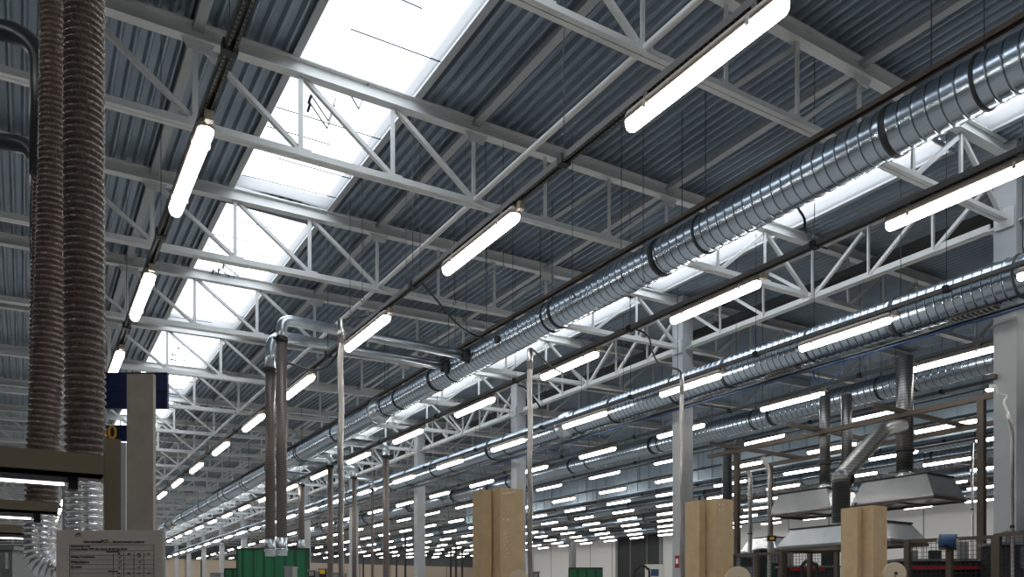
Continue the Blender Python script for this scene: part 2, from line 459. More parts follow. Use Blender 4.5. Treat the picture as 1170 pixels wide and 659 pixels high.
# ------------------------------------------------------------------ lights
PITCH, LL, Y00 = 3.023, 1.455, 3.04
ROWS = [1.155, 3.9, 7.28, 9.93, 12.7, 15.4] + [15.4 + 2.85 * i for i in range(1, 9)]
def zl(x): return 3.5 + slope(x)
def stad(w, n=6):
    """plan outline of a rounded-end strip, list of (y, halfwidth)"""
    out = []
    e = w * .8
    for i in range(n + 1):
        t = math.pi / 2 * i / n; out.append((e * (1 - math.cos(t)), w * max(.25, math.sin(t))))
    return out
def lamp_section(m, w, zs, mi, n=5):
    prof = stad(w, n); ys = [(y, h) for y, h in prof] + [(LL - y, h) for y, h in reversed(prof)]
    base = len(m.v); K = len(zs)
    for y, h in ys:
        f = h / w
        for fx, z in zs: m.v.append((fx * h, y, z if z >= 0.018 else .018 + (z - .018) * (.35 + .65 * f)))
    R = len(ys)
    for i in range(R - 1):
        for j in range(K):
            kk = (j + 1) % K
            m.f.append((base + i * K + j, base + (i + 1) * K + j, base + (i + 1) * K + kk, base + i * K + kk)); m.m.append(mi); m.sm.append(True)
    m.f.append(tuple(base + j for j in range(K))); m.m.append(mi); m.sm.append(False)
    m.f.append(tuple(base + (R - 1) * K + j for j in reversed(range(K)))); m.m.append(mi); m.sm.append(False)
DIFF = [(-1, .018), (-.92, -.02), (-.6, -.048), (0, -.058), (.6, -.048), (.92, -.02), (1, .018)]
HOUS = [(-1, .018), (1, .018), (1, .05), (.7, .085), (-.7, .085), (-1, .05)]
def m_diff(): m = MB(); lamp_section(m, .056, DIFF, 0); return m
def m_hous(): m = MB(); lamp_section(m, .064, HOUS, 0); return m
def m_clip(y, s_): m = MB(); m.box(min(s_ * .057, s_ * .069), max(s_ * .057, s_ * .069), y - .015, y + .015, -.012, .05); return m
def m_gland(): m = MB(); m.tube([(0, -.05, .05), (0, .02, .05)], .02, 8); m.box(-.03, .03, -.09, -.045, .02, .09); return m
def m_hang(y): m = MB(); m.box(-.04, .04, y - .02, y + .02, .08, .115); return m
def m_far():
    m = MB(); lamp_section(m, .056, DIFF, 0, 2); lamp_section(m, .064, HOUS, 1, 2); m.box(-.03, .03, .2, .24, .08, .115, 1); m.box(-.03, .03, 1.2, 1.24, .08, .115, 1); return m
ME_D = m_diff().mesh('diffuser', M['lamp']); ME_H = m_hous().mesh('housing', M['housing'])
ME_C = [m_clip(y, s_).mesh('clip', M['clip']) for y in (.25, 1.2) for s_ in (-1, 1)]; ME_G = m_gland().mesh('cable_gland', M['housing'])
ME_B = [m_hang(y).mesh('bracket', M['rail']) for y in (.22, 1.22)]
ME_F = m_far().mesh('fluorescent_light', [M['lamp'], M['housing']])
RN = {0: 'row left of the left skylight', 1: 'row beside the long white tie bar', 2: 'row just right of the large duct', 3: 'row in front of the second duct', 4: 'row along the third duct',
      5: 'sixth row from the left', 6: 'seventh row from the left', 7: 'eighth row from the left', 8: 'ninth row from the left', 9: 'tenth row from the left', 10: 'eleventh row from the left',
      11: 'twelfth row from the left', 12: 'second last row before the white wall', 13: 'last row by the white wall', 14: 'fifteenth row from the left', 15: 'sixteenth row from the left', 16: 'last row by the white wall'}
def proj(p):
    r = p[0] * CS - p[1] * SN; d = p[0] * SN + p[1] * CS
    return (585 + F * r / d, 690.2 - F * p[2] / d, d) if d > .3 else None
cand = []
for ri, x in enumerate(ROWS + [-1.6]):  # last entry is an unseen row at the left, added to brighten the foreground
    idx = 0
    for k in range(-2, 24):
        y = Y00 + PITCH * k
        if y + LL > YF - .3: continue
        vis = False
        for t in (0, .5, 1):
            q = proj((x, y + LL * t, zl(x)))
            if q and -30 < q[0] < 1200 and -30 < q[1] < 680: vis = True; dd = q[2]
        q = proj((x, y + LL / 2, zl(x)))
        idx += 1 if vis else 0
        if vis: cand.append((1.0 / max(q[2] if q else 1, .5) ** 2, ri, k, x, y, q[2], idx))
        elif x < 15 and y < 12: cand.append((1e-9, ri, k, x, y, 5, 0))
cand.sort(key=lambda c: -c[0])
nth = 0; stuff = MB(); far_list = []
for area, ri, k, x, y, d, idx in cand:
    if idx == 0:
        # unseen fittings; those behind the camera are added to brighten the foreground
        far_list.append((x, y)); continue
    nth += 1
    lab = '%s lit fluorescent light from the camera in the %s' % (ORD[idx], RN[ri])
    grp = 'fluorescent lights, ' + RN[ri]
    if d < 24:
        r_ = root('fluorescent_light', (x, y, zl(x)), lab, 'light', grp)
        child('diffuser', ME_D, r_); child('housing', ME_H, r_); child('cable_gland', ME_G, r_)
        for c in ME_C: child('clip', c, r_)
        for c in ME_B: child('bracket', c, r_)
    else:
        o = bpy.data.objects.new('fluorescent_light', ME_F); COL.objects.link(o); o.location = (x, y, zl(x)); tag(o, lab, 'light', grp)
if far_list:
    src = m_far()
    for x, y in far_list:
        n = len(stuff.v); stuff.v += [(a + x, b + y, c + zl(x)) for a, b, c in src.v]
        stuff.f += [tuple(i + n for i in f) for f in src.f]; stuff.m += src.m; stuff.sm += src.sm
    tag(stuff.build('unseen_fluorescent_lights', [M['lamp'], M['housing']], org=Vector((0, 0, 0))), 'unseen fluorescent lights above and behind the camera, some added to brighten the foreground', 'lights', kind='stuff')
print('lights', nth, len(far_list))
# carrying rails
for ri, x in enumerate(ROWS):
    y0 = Y00 - PITCH - 1
    while True:
        q = proj((x, y0, zl(x)))
        if q and q[0] < 1500: break
        y0 += PITCH
        if y0 > 60: break
    z = zl(x) + .118
    r_ = root('light_rail', (x, y0, z), 'dark perforated carrying rail above the ' + RN[ri].replace('row', 'light row', 1), 'rail', 'carrying rails of the lights')
    m = MB(); w = .036 if ri < 3 else .016
    m.box(x - w, x + w, y0, YF - .3, z + .055, z + .06); m.box(x - w, x - w + .005, y0, YF - .3, z, z + .055); m.box(x + w - .005, x + w, y0, YF - .3, z, z + .055)
    m.box(x - w, x - w * .4, y0, YF - .3, z, z + .004); m.box(x + w * .4, x + w, y0, YF - .3, z, z + .004)
    m.build('rail', M['rail'], r_)
    if ri < 8:
        y = Y00 + PITCH * (-1) - .74
        while y < (45 if ri < 6 else 30):
            if y > y0:
                m = MB(); m.box(x - .05, x + .05, y - .035, y + .035, z - .01, z + .068)
                cl = m.build('clamp', M['black'], r_)
                m = MB(); m.bar((x, y, z + .06), (x, y, zd(x)), .006, .006); m.build('suspension_wire', M['wire'], r_)
            y += PITCH

# ------------------------------------------------------------------ spiral ducts
def spiral(m, X, Z, y0, y1, R, pitch=.12, n=32, ridge=.006, yr=0.0):
    cs = [Vector((X, y0, Z))]; rs = [R]; y = yr + math.ceil((y0 - yr) / pitch) * pitch
    while y < y1 - .02:
        for dy, dr in ((0.001, ridge), (.012, ridge), (.016, 0), (.028, 0), (pitch - .012, 0), (pitch - .002, 0)):
            if y0 < y + dy < y1: cs.append(Vector((X, y + dy, Z))); rs.append(R + dr)
        y += pitch
    cs.append(Vector((X, y1, Z))); rs.append(R)
    m.rings(cs, rs, [(Vector((1, 0, 0)), Vector((0, 0, 1)))] * len(cs), n, smooth=True)
def plainc(m, X, Z, y0, y1, R, n=28):
    m.rings([Vector((X, y, Z)) for y in (y0, y1)], [R, R], [(Vector((1, 0, 0)), Vector((0, 0, 1)))] * 2, n)
def duct(label, X, Z, sections, wires=True, pitch=.12, n=28, rail=None, sp_until=40, ywire=45):
    y0 = sections[0][0]
    r_ = root('ventilation_duct', (X, y0, Z), label, 'duct', 'ventilation ducts')
    for i, (a, b, R) in enumerate(sections):
        m = MB()
        if b < sp_until: spiral(m, X, Z, a, b, R, pitch, n, yr=y0)
        else: plainc(m, X, Z, a, b, R, n)
        m.build('duct_section', M[{.12: 'seam12', .13: 'seam13'}.get(pitch, 'seam14')], r_)
        if i + 1 < len(sections):
            R2 = sections[i + 1][2]
            if abs(R2 - R) > .005:
                m = MB(); ax = (Vector((1, 0, 0)), Vector((0, 0, 1)))
                m.rings([Vector((X, b + t, Z)) for t in (-.25, -.2, -.02, .12, .2)], [R + .008, R + .03, max(R, R2) + .045, max(R, R2) + .02, R2 + .006], [ax] * 5, n)
                m.build('reducer', M['galv2'], r_)
        m = MB(); Rm = max(R, sections[i + 1][2] if i + 1 < len(sections) else R)
        m.rings([Vector((X, b + t, Z)) for t in (-.03, -.028, .028, .03)], [Rm, Rm + .014, Rm + .014, Rm], [(Vector((1, 0, 0)), Vector((0, 0, 1)))] * 4, n)
        m.build('coupling_ring', M['ring'], r_)
    if wires:
        y = y0 + 1.2
        while y < ywire:
            R = [s for s in sections if s[0] <= y][-1][2]
            top = Z + R + .008
            m = MB(); m.rings([Vector((X, y + t, Z)) for t in (-.014, -.013, .013, .014)], [R + .002, R + .013, R + .013, R + .002], [(Vector((1, 0, 0)), Vector((0, 0, 1)))] * 4, n)
            m.tube([(X, y, top - .01), (X + .02, y, top + .05), (X, y, top + .09)], .009, 6)
            h = m.build('hanger_strap', M['ring'], r_)
            m = MB(); m.bar((X, y, top + .06), (X, y, zd(X)), .007, .007); m.build('hanger_rod', M['wire'], r_)
            y += 3.0
    return r_
# large duct overhead
X1, Z1, R1 = 6.53, 4.2, .213
secs = []; y = -1.0
for b in (2.0, 3.95, 6.9, 9.0, 12.9, 14.5):
    secs.append((y, b, R1)); y = b
secs.append((y, 15.6, R1)); y = 15.6
for b in (18.2, 21, 24, 27.5, 31, 35, 39, 44, 50, 58, 66, 71.8):
    secs.append((y, b, R1 + .03)); y = b
D1 = duct('large galvanised spiral duct running overhead from the upper right corner', X1, Z1, secs)
# duct rail just above it
m = MB(); x = 6.66; z = 4.61
m.box(x - .035, x + .035, -1, 34, z + .04, z + .046); m.box(x - .035, x - .029, -1, 34, z, z + .04); m.box(x + .029, x + .035, -1, 34, z, z + .04)
r_ = root('support_channel', (x, -1, z), 'long dark steel channel running just above the large duct', 'channel')
m.build('channel', M['frame'], r_)
y = .7
while y < 33:
    m = MB(); m.bar((x, y, z + .03), (x, y, zd(x)), .007, .007); m.build('suspension_wire', M['wire'], r_); y += 3.0
# second duct
X2, Z2, R2 = 10.52, 4.09, .266
secs = []; y = .5
for b in (3.2, 6.3, 9.4, 12.5, 14.2): secs.append((y, b, R2)); y = b
for b in (17.5, 20.8, 24, 28, 32, 37, 43, 50, 58, 66, 71.8): secs.append((y, b, R2 - .012)); y = b
D2 = duct('second spiral duct, long and thick, passing left of the column row', X2, Z2, secs, pitch=.12)
# third duct
X3, Z3, R3 = 13.9, 4.15, .216
secs = []; y = 1.5
for b in (5.5, 8.0, 11.2, 15, 18.5, 22, 26, 30, 35, 41, 48, 56, 64, 71.8): secs.append((y, b, R3)); y = b
duct('third spiral duct from the left, just right of the column row', X3, Z3, secs, pitch=.13, ywire=30, sp_until=26)
for X, Z, R, t in ((22.6, 4.75, .24, 'fourth'), (25.4, 4.85, .25, 'fifth'), (30.9, 5.1, .27, 'sixth'), (36.6, 5.2, .28, 'seventh')):
    secs = []; y = 4.0
    while y < 71: secs.append((y, min(y + 5, 71.8), R)); y += 5
    duct(t + ' spiral duct from the left, far off over the right part of the hall', X, Z, secs, pitch=.14, ywire=22, sp_until=20)
# grille openings on the second duct and cable along it
for gy in (5.3, 8.3, 11.0):
    m = MB(); a0 = math.radians(-62)
    cx = X2 + (R2 + .01) * math.cos(a0) * .0; zz = Z2 - R2 - .02
    m.box(X2 - .07, X2 + .09, gy - .3, gy + .3, zz, zz + .025); g = m.build('outlet_frame', M['frame'], D2)
    m = MB()
    for i in range(9): m.box(X2 - .06, X2 + .08, gy - .27 + i * .065, gy - .25 + i * .065, zz - .012, zz + .002)
    m.build('grille', M['galv2'], g)
# small inspection handles on the first duct
for y_, in ((11.9,), (15.9,)):
    m = MB(); m.tube([(X1 - R1 * .6, y_, Z1 + R1 * .75), (X1 - R1 * .8, y_, Z1 + R1 * 1.15), (X1 - R1 * .3, y_ + .15, Z1 + R1 * 1.5), (X1 - .02, y_ + .2, Z1 + R1 * .95)], .016, 8)
    m.build('damper_handle', M['black'], D1)
m = MB(); m.tube([(X1 - R1 * .98, 10.4, Z1 - .02), (X1 - R1 * .98 - .03, 10.4, Z1 - .02)], .06, 14); m.build('inspection_cap', M['ring'], D1)

# cable conduit bundle under the second duct
m = MB(); xb = 10.55; zc = 3.72
r_ = root('cable_conduit', (xb, 2, zc), 'dark cable conduit with blue cables running below the second duct', 'conduit')
m.tube([(xb, 2.0, zc), (xb, 40, zc)], .022, 8); m.box(xb - .05, xb + .05, 2, 40, zc + .02, zc + .03); m.build('conduit', M['darkpipe'], r_)
m = MB(); pts = [(xb - .035, 2 + i * .25, zc - .012 - .02 * abs(math.sin(i * .9))) for i in range(70)]
m.tube(pts, .012, 6); m.build('blue_cable', M['bluecable'], r_)
for y_ in (7.2, 14.6):
    m = MB(); m.tube([(xb, y_, zc - .02), (xb - .02, y_ + .05, zc - .2), (xb - .02, y_ + .3, zc - .3), (xb - .02, y_ + .5, zc - .15), (xb, y_ + .55, zc)], .011, 6); m.build('blue_cable', M['bluecable'], r_)
y = 3.3
while y < 36:
    m = MB(); m.bar((xb, y, zc), (xb, y, zd(xb)), .007, .007); m.build('suspension_wire', M['wire'], r_); y += 3

# ------------------------------------------------------------------ twin branch pipes with their drops
def drop_pipe(label, y, zh, xd, zlow, R=.078, xs=X1, ztrans=None, handle=True):
    """horizontal branch from the duct to xd, elbow, then a hose straight down to zlow"""
    r_ = root('extraction_pipe', (xd, y, zlow), label, 'pipe', 'extraction pipes dropping from the ducts')
    side = -1 if xd < xs else 1
    x0 = xs + side * R1 * .9
    zt_ = ztrans if ztrans is not None else zh - .32
    pts = arc([(x0, y, zh), (xd, y, zh), (xd, y, zt_)], .26, 8)
    m = MB(); m.tube(pts, R, 16); m.build('branch', M['galv2'], r_)
    m = MB(); m.tube([(x0 - side * .02, y, zh), (x0 + side * .12, y, zh)], [R + .05, R + .012], 16); m.build('saddle', M['ring'], r_)
    m = MB(); m.tube([(xd, y, zt_ + .03), (xd, y, zlow + .25)], R * .97, 16); m.build('hose', M['brownhose'], r_)
    m = MB(); m.tube([(xd, y, zt_ - .02), (xd, y, zt_ + .05)], R + .012, 16); m.tube([(xd - .12, y, zt_ + .02), (xd - .07, y, zt_ + .02)], .025, 8); m.build('hose_clamp', M['black'], r_)
    m = MB(); m.tube([(xd, y, zlow + .26), (xd, y, zlow)], [R + .004, R + .004], 16); m.tube([(xd, y, zlow + .1), (xd, y, zlow + .07)], R + .015, 16); m.build('nozzle', M['galv2'], r_)
    return r_
drop_pipe('brown extraction hose with a galvanised elbow, right one of the foreground pair', 11.4, 4.2, 3.21, .72)
drop_pipe('brown extraction hose with a galvanised elbow, left one of the foreground pair', 12.13, 4.2, 3.24, .75, ztrans=3.62)
drop_pipe('tall grey extraction pipe right of the first chrome pole', 19.0, 4.2, 8.1, -.9, .085)
drop_pipe('slim extraction pipe just left of the first chrome pole', 20.9, 4.15, 7.24, -.9, .08)
drop_pipe('slim extraction pipe just right of the first chrome pole', 22.1, 4.1, 8.4, -.9, .07)
drop_pipe('extraction pipe ending above the green screen', 24.4, 4.1, 7.5, 1.8, .1)
drop_pipe('thin extraction pipe between the chrome pole and the white column', 24.0, 4.1, 9.75, -.9, .045)

# ------------------------------------------------------------------ chrome poles with cable drops
def pole(label, px, ytop, d, r, cable):
    p = at(px, ytop, d); r_ = root('cable_pole', (p.x, p.y, FLOOR), label, 'pole', 'chrome cable drop poles')
    m = MB(); n = 60; pts = [(p.x + .006 * math.sin(i * .55), p.y, FLOOR + (p.z - .05 - FLOOR) * i / n) for i in range(n + 1)]
    m.tube(pts, r, 12); m.build('tube', M['chrome'], r_)
    m = MB(); m.tube([(p.x, p.y, p.z - .25), (p.x, p.y, p.z)], r * 1.12, 12); m.build('top_fitting', M['chrome'], r_)
    m = MB(); m.tube([(p.x, p.y, FLOOR), (p.x, p.y, FLOOR + .02)], .09, 16); m.build('base_plate', M['chrome'], r_)
    m = MB(); m.tube(smooth_path([Vector((p.x, p.y, p.z - .08))] + [at(*c) for c in cable]), .012, 8); m.build('cable', M['black'], r_)
def smooth_path(pts, n=6):
    out = []
    P = [pts[0]] + list(pts) + [pts[-1]]
    for i in range(1, len(P) - 2):
        p0, p1, p2, p3 = P[i - 1:i + 3]
        for k in range(n):
            t = k / n
            out.append(.5 * ((2 * p1) + (-p0 + p2) * t + (2 * p0 - 5 * p1 + 4 * p2 - p3) * t * t + (-p0 + 3 * p1 - 3 * p2 + p3) * t ** 3))
    out.append(pts[-1]); return out
pole('chrome pole nearest the brown hose pair, with a grey cable looping off left', 389.5, 366, 8.2, .031, [(386, 402, 8.2), (374, 418, 8.4), (357, 423, 8.8), (340, 418, 9.2), (327, 414, 9.6)])
pole('chrome pole right of the first brown machine column', 605.5, 398, 9.0, .031, [(607, 399, 9.0), (614, 404, 9.3), (630, 419, 9.9), (647, 428, 10.4)])
pole('chrome pole in front of the second grey column', 779, 428, 9.6, .026, [(777, 424, 9.6), (768, 420, 9.8), (752, 414, 10.2), (745, 400, 10.6), (741, 385, 11.0), (729, 377, 11.1), (712, 376, 11.0)])

# ------------------------------------------------------------------ loose cables
def cable(label, pts, r=.014, m_='black'):
    m = MB(); m.tube(smooth_path([at(*p) for p in pts]), r, 8)
    return tag(m.build('power_cable', M[m_]), label, 'cable', 'loose cables between the rails')
cable('black cable sagging from the light rail to the large duct', [(478, 322, 10.6), (484, 325, 10.6), (505, 350, 11.2), (525, 372, 12.0), (548, 385, 12.6), (580, 391, 12.6), (600, 392, 12.4)])
cable('black cable dropping from the skylight to the light rail behind the large duct', [(912, 238, 8.2), (919, 250, 8.3), (920, 262, 8.3), (924, 270, 8.6), (935, 280, 9.2), (945, 284, 9.4)])
cable('dark cable running beside the tie bar near the long pipes', [(478, 322, 10.6), (462, 335, 11), (440, 352, 11.6), (420, 361, 12), (396, 364, 12.4), (388, 368, 12.6)], .01)
cable('short dark cable above the far left light rail of the column row', [(592, 440, 11), (600, 443, 11), (610, 455, 11.2), (618, 466, 11.4)])
# long thin drop wires seen against the deck
k = 0
for px, py, X in ((555, 30, 4.9), (575, 0, 5.0), (400, 225, 3.95), (480, 243, 4.2), (414, 235, 3.9), (464, 300, 4.3), (519, 290, 5.0), (533, 300, 5.3), (556, 325, 5.6), (586, 300, 5.7), (654, 160, 5.8), (710, 60, 6.0), (735, 110, 6.2)):
    a = (px - 585) / F; ratio = (a * CS + SN) / (CS - a * SN); Y = X / ratio
    if 3 < Y < 40:
        k += 1
        z0 = 3.9 if X > 5.2 else 4.2
        m = MB(); m.bar((X, Y, z0), (X, Y, zd(X)), .006, .006); m.tube([(X, Y, z0), (X + .03, Y, z0 - .05), (X, Y, z0 - .09), (X - .025, Y, z0 - .05)], .006, 6)
        tag(m.build('hanging_wire', M['wire']), 'thin dark wire hanging left of the large duct, number %s of the loose wires' % ORD[k], 'wire', 'loose wires hanging from the deck')

exec_right = True
m = MB(); X = 18.95; n = 0; y = 3.0
while y < 34:
    m.box(X - (.03 if n % 2 else 0), X + .03, y, y + .3, 4.12, zd(X) + .02); y += .3; n += 1
m.box(X - .05, X + .05, 3, 34, 4.08, 4.13)
tag(m.build('smoke_curtain', M['fascia'], org=Vector((X, 3, 4.08))), 'light blue grey ribbed curtain wall hanging from the roof right of the third duct', 'smoke curtain')
# ------------------------------------------------------------------ left foreground: flexible hoses
def flex(m, pts, R, amp, pitch, n=28, mi=0, phase=0):
    pts = resample(pts, pitch / 6)
    rs = [R + amp * (abs(math.sin(math.pi * (i / 6.0) + phase)) * 2 - 1) for i in range(len(pts))]
    m.tube(pts, rs, n, mi)
def hose(label, segs, R, amp, pitch):
    p = segs[0][1][-1]; r_ = root('flexible_hose', tuple(segs[-1][1][-1]), label, 'hose', 'large flexible extraction hoses')
    for nm, pts, mt in segs:
        m = MB(); flex(m, pts, R, amp, pitch); m.build(nm, M[mt], r_)
    return r_
dA = 2.95
pa = lambda x, y: at(x, y, dA)
topA = pa(96, 0); 
hose('thick corrugated hose hanging at the far left, the right and nearest one', [
    ('upper_hose', smooth_path([Vector((topA.x, topA.y, 4.95)), topA, pa(96, 250), pa(97, 400), pa(98, 552)], 12), 'hose'),
    ('silver_end', smooth_path([pa(98, 550), pa(99, 600), pa(99, 668)], 12), 'alu')], .066, .0065, .026)
dB = 3.9
pb = lambda x, y: at(x, y, dB)
topB = pb(64, 0)
hose('thick corrugated hose at the far left, bending right behind the notice', [
    ('upper_hose', smooth_path([Vector((topB.x, topB.y, 4.95)), topB, pb(62, 200), pb(55, 400), pb(49, 520), pb(47, 588)], 12), 'hose'),
    ('silver_end', arc([pb(47, 587), pb(44, 650), pb(150, 664)], .165, 14), 'alu')], .070, .006, .028)
dC = 4.1
pc = lambda x, y: at(x, y, dC)
r_ = root('elbow_pipe', tuple(pc(40, 560)), 'dark pipe coming in from the left and bending down beside the hoses', 'pipe')
m = MB(); m.tube(arc([pc(-60, 27), pc(20, 37), pc(47, 60), pc(46, 200)], .25, 8), .052, 16); m.build('elbow', M['darkpipe'], r_)
m = MB(); flex(m, [pc(46, 66), pc(45, 200), pc(42, 350), pc(40, 520)], .03, .004, .024, 16); m.build('hose', M['hose'], r_)
r_ = root('elbow_pipe', tuple(pc(44, 168)), 'lower dark pipe coming in from the left and bending into the hoses', 'pipe')
m = MB(); m.tube(arc([at(-50, 156, 4.5), at(30, 165, 4.5), at(44, 185, 4.5), at(44, 300, 4.5)], .2, 8), .045, 14); m.build('elbow', M['darkpipe'], r_)

# left foreground frames with tube lights
def bench_frame(label, d, ypx_top, ypx_bot, xend, zthick, lamp_px):
    e = at(xend, (ypx_top + ypx_bot) / 2, d); z = e.z
    x0 = e.x - 3.2
    r_ = root('bench_frame', (e.x, e.y, FLOOR), label, 'frame', 'beige work frames at the left')
    h = (ypx_bot - ypx_top) / F * d
    m = MB(); m.box(x0, e.x, e.y - .03, e.y + .03, z - h / 2, z + h / 2); m.box(x0, e.x, e.y - .03, e.y + .08, z - h / 2, z - h / 2 + .006); m.build('beam', M['beige'], r_)
    m = MB(); m.box(x0, e.x - .09, e.y + .01, e.y + .05, z - h / 2 - .02, z - h / 2 - .004); m.build('light_housing', M['grey'], r_)
    m = MB(); m.tube([(x0, e.y + .03, z - h / 2 - .024), (e.x - .1, e.y + .03, z - h / 2 - .024)], .0035, 10); m.build('light_tube', M['tube'], r_)
    m = MB(); m.box(e.x - .09, e.x - .065, e.y, e.y + .06, z - h / 2 - .04, z - h / 2); m.build('end_bracket', M['black'], r_)
    m = MB(); m.box(x0 - .05, x0, e.y - .03, e.y + .03, FLOOR, z + h / 2); m.build('post', M['beige'], r_)
    return e, z, h, r_
e, z, h, r_ = bench_frame('beige beam with a lit tube light under it, nearest at the left edge', 2.35, 522, 546, 117, 0, 0)
m = MB(); pp = at(128, 503, 2.42)
m.box(pp.x - .022, pp.x + .022, pp.y - .03, pp.y + .03, FLOOR, pp.z); m.build('post', M['beige'], r_)
e, z, h, r_ = bench_frame('beige beam with a lit tube light, second from the camera at the left', 3.4, 575, 587, 66, 0, 0)
m = MB(); pp = at(76, 548, 3.4); m.box(pp.x - .016, pp.x + .016, pp.y - .02, pp.y + .02, FLOOR, pp.z); m.build('post', M['grey'], r_)
bench_frame('beige beam with a lit tube light, farthest at the left', 4.9, 602, 612, 64, 0, 0)
# wide beige post and navy signs
d = 4.0; p0, p1 = at(146.5, 428, d), at(176.5, 428, d)
c = (p0 + p1) / 2; hw = (p1 - p0).length / 2
def camrect(m, c, w, h, t, mi=0):
    """upright slab squarely facing the camera's direction, centre c"""
    rx = Vector((CS, -SN, 0)); fy = Vector((SN, CS, 0)); up = Vector((0, 0, 1))
    v = [c + rx * sx * w / 2 + fy * sy * t / 2 + up * sz * h / 2 for sx in (-1, 1) for sy in (-1, 1) for sz in (-1, 1)]
    m.add(v, [(0, 1, 3, 2), (4, 6, 7, 5), (0, 4, 5, 1), (2, 3, 7, 6), (0, 2, 6, 4), (1, 5, 7, 3)], mi)
m = MB(); h = c.z - FLOOR; camrect(m, Vector((c.x, c.y, FLOOR + h / 2)), hw * 2, h, .03)
r_ = root('support_post', (c.x, c.y, FLOOR), 'wide beige post standing in front of the navy blue signs', 'post')
m.build('post', M['post'], r_)
m = MB(); camrect(m, Vector((c.x, c.y, FLOOR + .01)), hw * 2.6, .02, .2); m.build('base_plate', M['grey'], r_)
d = 4.12; a_, b_ = at(112, 446.5, d), at(192, 446.5, d); c = (a_ + b_) / 2
m = MB(); camrect(m, c, (b_ - a_).length, 39 / F * d, .02)
r_ = root('aisle_sign', tuple(c), 'plain navy blue sign board behind the top of the wide beige post', 'sign'); m.build('board', M['blue'], r_)
m = MB(); camrect(m, c, (b_ - a_).length, .006, .03); 
for z_ in (c.z + 39 / F * d / 2, c.z - 39 / F * d / 2): camrect(m, Vector((c.x, c.y, z_)), (b_ - a_).length, .008, .028)
m.build('edge_strip', M['blue'], r_)
d = 4.3; a_, b_ = at(108, 495, d), at(146, 495, d); c = (a_ + b_) / 2; hs = 18 / F * d
m = MB(); camrect(m, c, (b_ - a_).length, hs, .02)
r_ = root('number_sign', tuple(c), 'navy blue sign with yellow number 60 below the larger sign', 'sign'); m.build('board', M['blue'], r_)
def text(body, c, size, mt, parent, name='lettering', align='CENTER', dy=-.012, ext=.0006, bold=0.0, sx=1.0):
    cu = bpy.data.curves.new(name, 'FONT'); cu.body = body; cu.size = size; cu.align_x = align; cu.align_y = 'CENTER'; cu.extrude = ext; cu.offset = bold
    tmp = bpy.data.objects.new('tmp_text', cu); COL.objects.link(tmp)
    bpy.context.view_layer.update()
    dg = bpy.context.evaluated_depsgraph_get(); me_ = bpy.data.meshes.new_from_object(tmp.evaluated_get(dg))
    bpy.data.objects.remove(tmp)
    rx = Vector((CS, -SN, 0)); fy = Vector((SN, CS, 0)); up = Vector((0, 0, 1)); o0 = origin_of(parent)
    pos = c + fy * dy - o0
    mtx = Matrix(((rx.x, up.x, -fy.x, pos.x), (rx.y, up.y, -fy.y, pos.y), (rx.z, up.z, -fy.z, pos.z), (0, 0, 0, 1)))
    me_.transform(Matrix(((sx, 0, 0, 0), (0, 1, 0, 0), (0, 0, 1, 0), (0, 0, 0, 1)))); me_.transform(mtx); me_.materials.clear(); me_.materials.append(M[mt])
    o = bpy.data.objects.new(name, me_); COL.objects.link(o); o.parent = parent; return o
text('60', at(124, 495, 4.3), .108, 'yellow', r_, 'number', bold=.002)
m = MB(); camrect(m, at(127, 495, 4.36), .03, 1.0, .03)   # holder behind the sign
p = at(127, 495, 4.36); m = MB(); camrect(m, Vector((p.x, p.y, (p.z + FLOOR) / 2)), .035, p.z - FLOOR, .03); m.build('sign_post', M['grey'], r_)
p = at(185, 446, 4.18); r0 = bpy.data.objects['aisle_sign']
m = MB(); camrect(m, Vector((p.x - .12, p.y + .07, (p.z + FLOOR) / 2)), .03, p.z - FLOOR, .03); m.build('sign_post', M['grey'], r0)
# pale lit post edge beside the wide post
p = at(141.5, 506, 5.2); m = MB(); camrect(m, Vector((p.x, p.y, (p.z + FLOOR) / 2)), .05, p.z - FLOOR, .05)
tag(m.build('support_post', M['column']), 'narrow pale post seen between the olive post and the wide beige post', 'post')
# notice
d = 2.12; tl = at(64.5, 605.5, d); tr = at(187, 605.5, d); W = (tr - tl).length; H = .215
c = (tl + tr) / 2; c.z = tl.z - H / 2
r_ = root('notice_sheet', tuple(c - Vector((0, 0, H / 2))), 'white printed paper notice with an oval logo, table and tick marks at lower left', 'notice')
m = MB(); camrect(m, c, W, H, .003); m.build('paper', M['paper'], r_)
def on_sheet(u, v): return at(64.5 + u * 122.5 / 1020.0, 605.5 + v * 122.5 / 1020.0, d)      # u,v in units of the zoomed notice (1020 wide)
def hline(m, u0, u1, v, t=.0007):
    a, b = on_sheet(u0, v), on_sheet(u1, v); camrect(m, (a + b) / 2 - Vector((SN, CS, 0)) * .0022, (b - a).length, t, .0006)
def vline(m, u, v0, v1, t=.0007):
    a, b = on_sheet(u, v0), on_sheet(u, v1); camrect(m, (a + b) / 2 - Vector((SN, CS, 0)) * .0022, t, (b - a).length, .0006)
m = MB()
for v in (140, 195, 240, 285, 325, 370, 410, 450): hline(m, 130, 930, v)
for u in (130, 930): vline(m, u, 140, 640)
for u in (545, 645, 740, 835): vline(m, u, 220, 640)
for v in (500, 545, 590): hline(m, 130, 930, v)
m.build('table_lines', M['ink'], r_)
T = lambda s, u, v, size, b=.0, al='CENTER', sx=1.0: text(s, on_sheet(u, v), size * 1.1, 'ink', r_, 'lettering', al, -.0022, .0002, b + .00022, sx)
T('Сіле instrukcja', 345, 112, .0070, .0001); T('PCT.', 465, 108, .0098, .0003); T('dla zaczernionych wymiarow', 690, 112, .0068, .0001)
